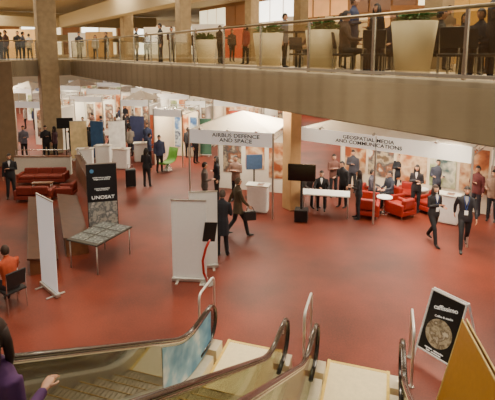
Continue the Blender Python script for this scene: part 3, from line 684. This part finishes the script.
for i, (px, py, r) in enumerate(((86, 168, 10), (104, 164, 0), (122, 168, -10), (142, 161, 10), (258, 211, -15), (446, 222, -35))):
    x, y = at(px, py)
    t = thing('counter', 'white exhibition counter with rounded front', 'counter', (x, y, 0), D(r), 'white counters')
    MB().box(0, 0, .46, .72, .38, .92).obj('body', WHITE, parent=t, bevel=.05); MB().box(0, 0, .94, .8, .46, .04).obj('worktop', OFFW, parent=t, bevel=.01)
    MB().box(.1, -.02, .964, .21, .29, .008).obj('leaflet', pM, loc=(x, y, 0), rz=D(r), label='printed leaflet lying on a white counter', cat='leaflet', group='leaflets on counters')

def aboard(tl, tr, top, spread, label, facem, name='sandwich_board', fr=DARK, s0=.10, fw=.018, rear=True):
    tl = Vector(tl); tr = Vector(tr); d = tr-tl; L = d.length
    t = thing(name, label, 'sign', (tl.x, tl.y, 0), atan2(d.y, d.x))
    for sg in (-1, 1):
        f = MB()
        def pt(x, s, off=0): return (x, sg*(spread*(1-s)+.02)+sg*off, top*s)
        if sg == -1 or rear:
            f.hull8([pt(0.02, s0), pt(L-.02, s0), pt(L-.02, s0, .012), pt(.02, s0, .012)], [pt(.02, .98), pt(L-.02, .98), pt(L-.02, .98, .012), pt(.02, .98, .012)])
            f.obj('poster_panel', facem, parent=t)
        g = MB()
        for x in (0, L): g.tube([pt(x, 0, .006), pt(x, 1, .006)], fw, 8)
        for s in (s0, .99): g.tube([pt(0, s, .006), pt(L, s, .006)], fw, 8, ref=(0, 0, 1))
        g.obj('frame', fr, parent=t)
    return t
HB, SB_ = 1.2, .50
ta, tb = at(434, 288, HB), at(468, 304, HB)
sb = aboard(ta, tb, HB, SB_, 'dark poster on a silver white easel frame with lettering', mat((32, 30, 30), .35), fr=mat((236, 236, 230), .5, 0, var=.02, emit=.1), s0=.2, fw=.018, rear=False)
L = (Vector(tb)-Vector(ta)).length
tilt = atan2(SB_, HB)
def onb(xf, s, off=.010): return (L*xf, -(SB_*(1-s)+.034+off), HB*s)
def rb(a): return (Matrix.Rotation(pi/2-tilt, 3, 'X') @ Matrix.Rotation(a, 3, 'Z')).to_euler()
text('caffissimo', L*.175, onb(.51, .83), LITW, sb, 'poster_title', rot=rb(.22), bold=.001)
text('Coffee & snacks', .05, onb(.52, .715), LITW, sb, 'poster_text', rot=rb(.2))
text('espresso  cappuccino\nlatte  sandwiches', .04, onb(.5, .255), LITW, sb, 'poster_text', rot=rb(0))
q = MB(); q.add([onb(.5+.38*cos(2*pi*i/28), .49+.19*sin(2*pi*i/28)*L/.65, .006) for i in range(28)], [tuple(range(28))]); q.obj('round_picture', picmat([(150, 138, 112), (206, 196, 168), (120, 104, 80), (226, 220, 200)], 9), parent=sb)
aboard(at(465, 319, 1.6), at(512, 404, 1.6), 1.6, .34, 'olive yellow slanted display panel with pale edge', mat((172, 122, 40), .5, var=.06), fr=mat((214, 190, 120), .5), s0=.03, name='display_board', fw=.014)

# ---------------------------------------------------------------- upper gallery contents
def planter(px, Y, r=.42, h=.95):
    x, y = ub(px, Y); t = thing('planter', 'tall beige tapered planter with green plant', 'planter', (x, y, UF), 0, 'beige gallery planters')
    MB().tube([(0, 0, 0), (0, 0, h*.5), (0, 0, h)], [r*.72, r*.86, r], 20).obj('pot', mat((238, 224, 192), .5, var=.04, emit=.04), parent=t, smooth=True)  # pot lightened with a touch of emission
    lf = MB(); rnd = random.Random(int(px))
    for i in range(60):
        a = rnd.random()*2*pi; e = rnd.uniform(.25, 1.2); ln = rnd.uniform(.2, .4)
        d = Vector((cos(a)*cos(e), sin(a)*cos(e), sin(e))); p0 = Vector((cos(a)*.1, sin(a)*.1, h)); p1 = p0+d*ln*.6; p2 = p1+d*ln*.4+Vector((0, 0, -.08))
        lf.tube([p0, p1, p2], [(.006, .004), (.045, .005), (.004, .003)], 5, 0)
    f = lf.obj('foliage', GREEN, parent=t); f['kind'] = 'stuff'
for px, Y, r, h in ((206, 17, .4, .95), (268, 11.4, .38, .95), (322, 9.8, .38, .95), (412, 8.6, .42, 1.05)): planter(px, Y, r, h)
def hightable(px, Y, hh=1.05):
    x, y = ub(px, Y); t = thing('high_table', 'dark round bar table on the gallery', 'table', (x, y, UF), 0, 'gallery bar tables')
    MB().tube([(0, 0, hh), (0, 0, hh+.04)], .38, 24).obj('table_top', DARK, parent=t)
    MB().tube([(0, 0, .02), (0, 0, hh)], .035, 10).obj('pole', DARK, parent=t); MB().tube([(0, 0, 0), (0, 0, .02)], .25, 20).obj('base', DARK, parent=t)
for px, Y, hh in ((367, 9.7, .74), (345, 13, 1.05), (458, 8.7, .74), (222, 18.8, 1.05), (120, 24, 1.05), (296, 13.5, 1.05), (388, 12.5, .74), (478, 10.8, .74)): hightable(px, Y, hh)
up = [(352, 10.2, 60, (46, 52, 80), 'front'), (375, 10.7, -60, (30, 30, 34), 'front'), (340, 14.4, 60, (40, 42, 60), 'fold'),
      (490, 8.6, 60, (48, 44, 50), 'front'), (220, 20.8, 50, (40, 40, 45), 'fold'), (246, 18.5, -50, (150, 60, 60), 'down'), (172, 22, 30, (60, 60, 70), 'fold'), (161, 19.5, -70, (30, 30, 34), 'front'),
      (137, 22.5, 90, (35, 35, 40), 'down'), (107, 27, -40, (80, 70, 60), 'front'), (96, 29.5, 20, (180, 175, 170), 'down'), (80, 27.5, 30, (40, 44, 60), 'fold'),
      (284, 14.5, 60, (120, 125, 140), 'down'), (196, 24, 0, (35, 35, 38), 'down'), (446, 12.2, 20, (120, 100, 80), 'fold'), (147, 26, 10, (90, 80, 80), 'fold'), (232, 24, 30, (50, 46, 46), 'down')]
for px, Y, r, c, a in up:
    fem = px % 3 == 0
    person(ub(px, Y), rz=D(r), h=1.6 if fem else 1.7, pose='relaxed', arms=(a, 'down'), top=c, z=UF, fem=fem, hs='long' if fem else 'short', label='visitor in %s clothing standing on the gallery' % ('dark' if sum(c) < 200 else 'coloured'), vox=.026, hair=random.choice([(35, 25, 20), (80, 55, 35), (60, 50, 45)]))
seated = [(392, 9.7, -60, (50, 50, 60)), (344, 9.4, 70, (70, 56, 52)), (478, 8.9, -60, (40, 42, 56)), (438, 9.0, 70, (45, 45, 50)), (312, 13, -70, (90, 60, 55)), (376, 13.2, 60, (110, 90, 80)), (398, 12.2, -60, (60, 60, 70)), (462, 11.2, 60, (50, 44, 44)), (493, 10.4, -60, (90, 84, 80)), (462, 9.9, 0, (30, 30, 36))]
for px, Y, r, c in seated:
    x, y = ub(px, Y)
    person((x, y), rz=D(r), pose='sit', arms=('table', 'lap'), top=c, z=UF, label='visitor seated on a dark chair on the gallery', vox=.026)
    chair((x, y+.03), D(r), 'dark chair with steel legs on the gallery', z=UF)
for px, Y, r in ((372, 8.6, 170), (476, 7.6, 20), (346, 11.6, 60), (450, 7.6, 160), (300, 12.2, 30)):
    chair(ub(px, Y), D(r), 'empty dark chair with steel legs on the gallery', z=UF)
for i, (px, Y) in enumerate(((2, 25.4), (7, 24.6), (19, 26.6), (24, 25.2), (30, 29))):
    person(ub(px, Y), rz=D(70*i-100), h=1.62+.05*(i % 3), pose='relaxed', arms=(('fold', 'front')[i % 2], 'down'), top=((34, 34, 40), (90, 60, 50), (30, 30, 34), (70, 74, 92), (160, 150, 140))[i], z=UF, label='visitor in %s clothing on the far gallery' % ('dark', 'brown', 'black', 'blue grey', 'pale')[i], vox=.03)
for i, (px, Y, w, c) in enumerate(((208, 28, 2.0, (245, 240, 226)), (236, 31, 1.8, (215, 100, 65)), (276, 26, 1.6, (245, 238, 220)), (296, 22, .9, (240, 232, 214)), (160, 31, 2.2, (242, 234, 212)), (100, 38, 2.4, (215, 170, 105)), (80, 40, 2, (244, 238, 222)), (345, 22, 2, (228, 208, 170)), (18, 34, 3, (235, 190, 120)), (405, 17, 1.2, (160, 110, 66)), (466, 15, 1.2, (226, 180, 100)), (488, 12.6, 1.2, (205, 155, 74)))):
    x, y = ub(px, Y)
    t = thing('exhibit_board', 'freestanding coloured board on the gallery', 'exhibit board', (x, y, UF), D(-8), 'gallery exhibit boards')
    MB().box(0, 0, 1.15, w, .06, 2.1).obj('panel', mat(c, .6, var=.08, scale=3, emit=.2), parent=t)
    for s in (-1, 1): MB().box(s*w*.42, 0, .05, .08, .5, .1).obj('foot', ALU, parent=t)

# ---------------------------------------------------------------- lighting and camera
def area(loc, size, power, col=(1, .86, .66), rot=(0, 0, 0)):
    l = bpy.data.lights.new('area_lamp', 'AREA'); l.shape = 'SQUARE'; l.size = size; l.energy = power; l.color = col
    o = bpy.data.objects.new('area_lamp', l); COL.objects.link(o); o.location = loc; o.rotation_euler = rot; return o
def spot(px, py, power, ang=50, z=10):
    x, y = at(px, py)
    l = bpy.data.lights.new('spot_light', 'SPOT'); l.energy = power; l.spot_size = D(ang); l.spot_blend = 1; l.color = (1, .84, .62); l.shadow_soft_size = .3
    o = bpy.data.objects.new('spot_light', l); COL.objects.link(o); o.location = (x, y, z)
area((-1, 7, 12.5), 5, 950)
for px, py in ((300, 300), (150, 320), (400, 290), (50, 280)): spot(px, py, 1500, 36)
spot(300, 375, 1500, 40)  # extra spot added to brighten the escalator landing plates
for px, py in ((330, 235), (440, 245), (230, 240), (130, 205), (40, 195), (170, 180)): spot(px, py, 700, 60, 4.1 if px > 420 else 9)
for i in range(4):
    for j in range(3):
        p = L0+A*(2+7.5*i)+B*(3.5+8*j); area((p.x, p.y, 4.12), 1.8, 370)
        area((p.x, p.y, 9.5), 3, 360, (1, .86, .64))
for i in range(3):
    for j in range(3):
        p = C+A*(4+8*i)-B*(3+7*j); area((p.x, p.y, 4.12), 1.8, 380); area((p.x, p.y, 9.5), 3, 430, (1, .86, .64))
w = bpy.data.worlds.new('hall_light'); S.world = w; w.use_nodes = True
w.node_tree.nodes['Background'].inputs[0].default_value = (1, .9, .76, 1); w.node_tree.nodes['Background'].inputs[1].default_value = .42

cam = bpy.data.cameras.new('camera'); co = bpy.data.objects.new('camera', cam); COL.objects.link(co)
cam.sensor_fit = 'HORIZONTAL'; cam.sensor_width = 36; cam.lens = FOC/495*36; cam.shift_y = -SH/495; cam.clip_end = 200; cam.clip_start = .05
co.location = (0, 0, EYE); co.rotation_euler = (pi/2-PIT, 0, 0)
S.camera = co
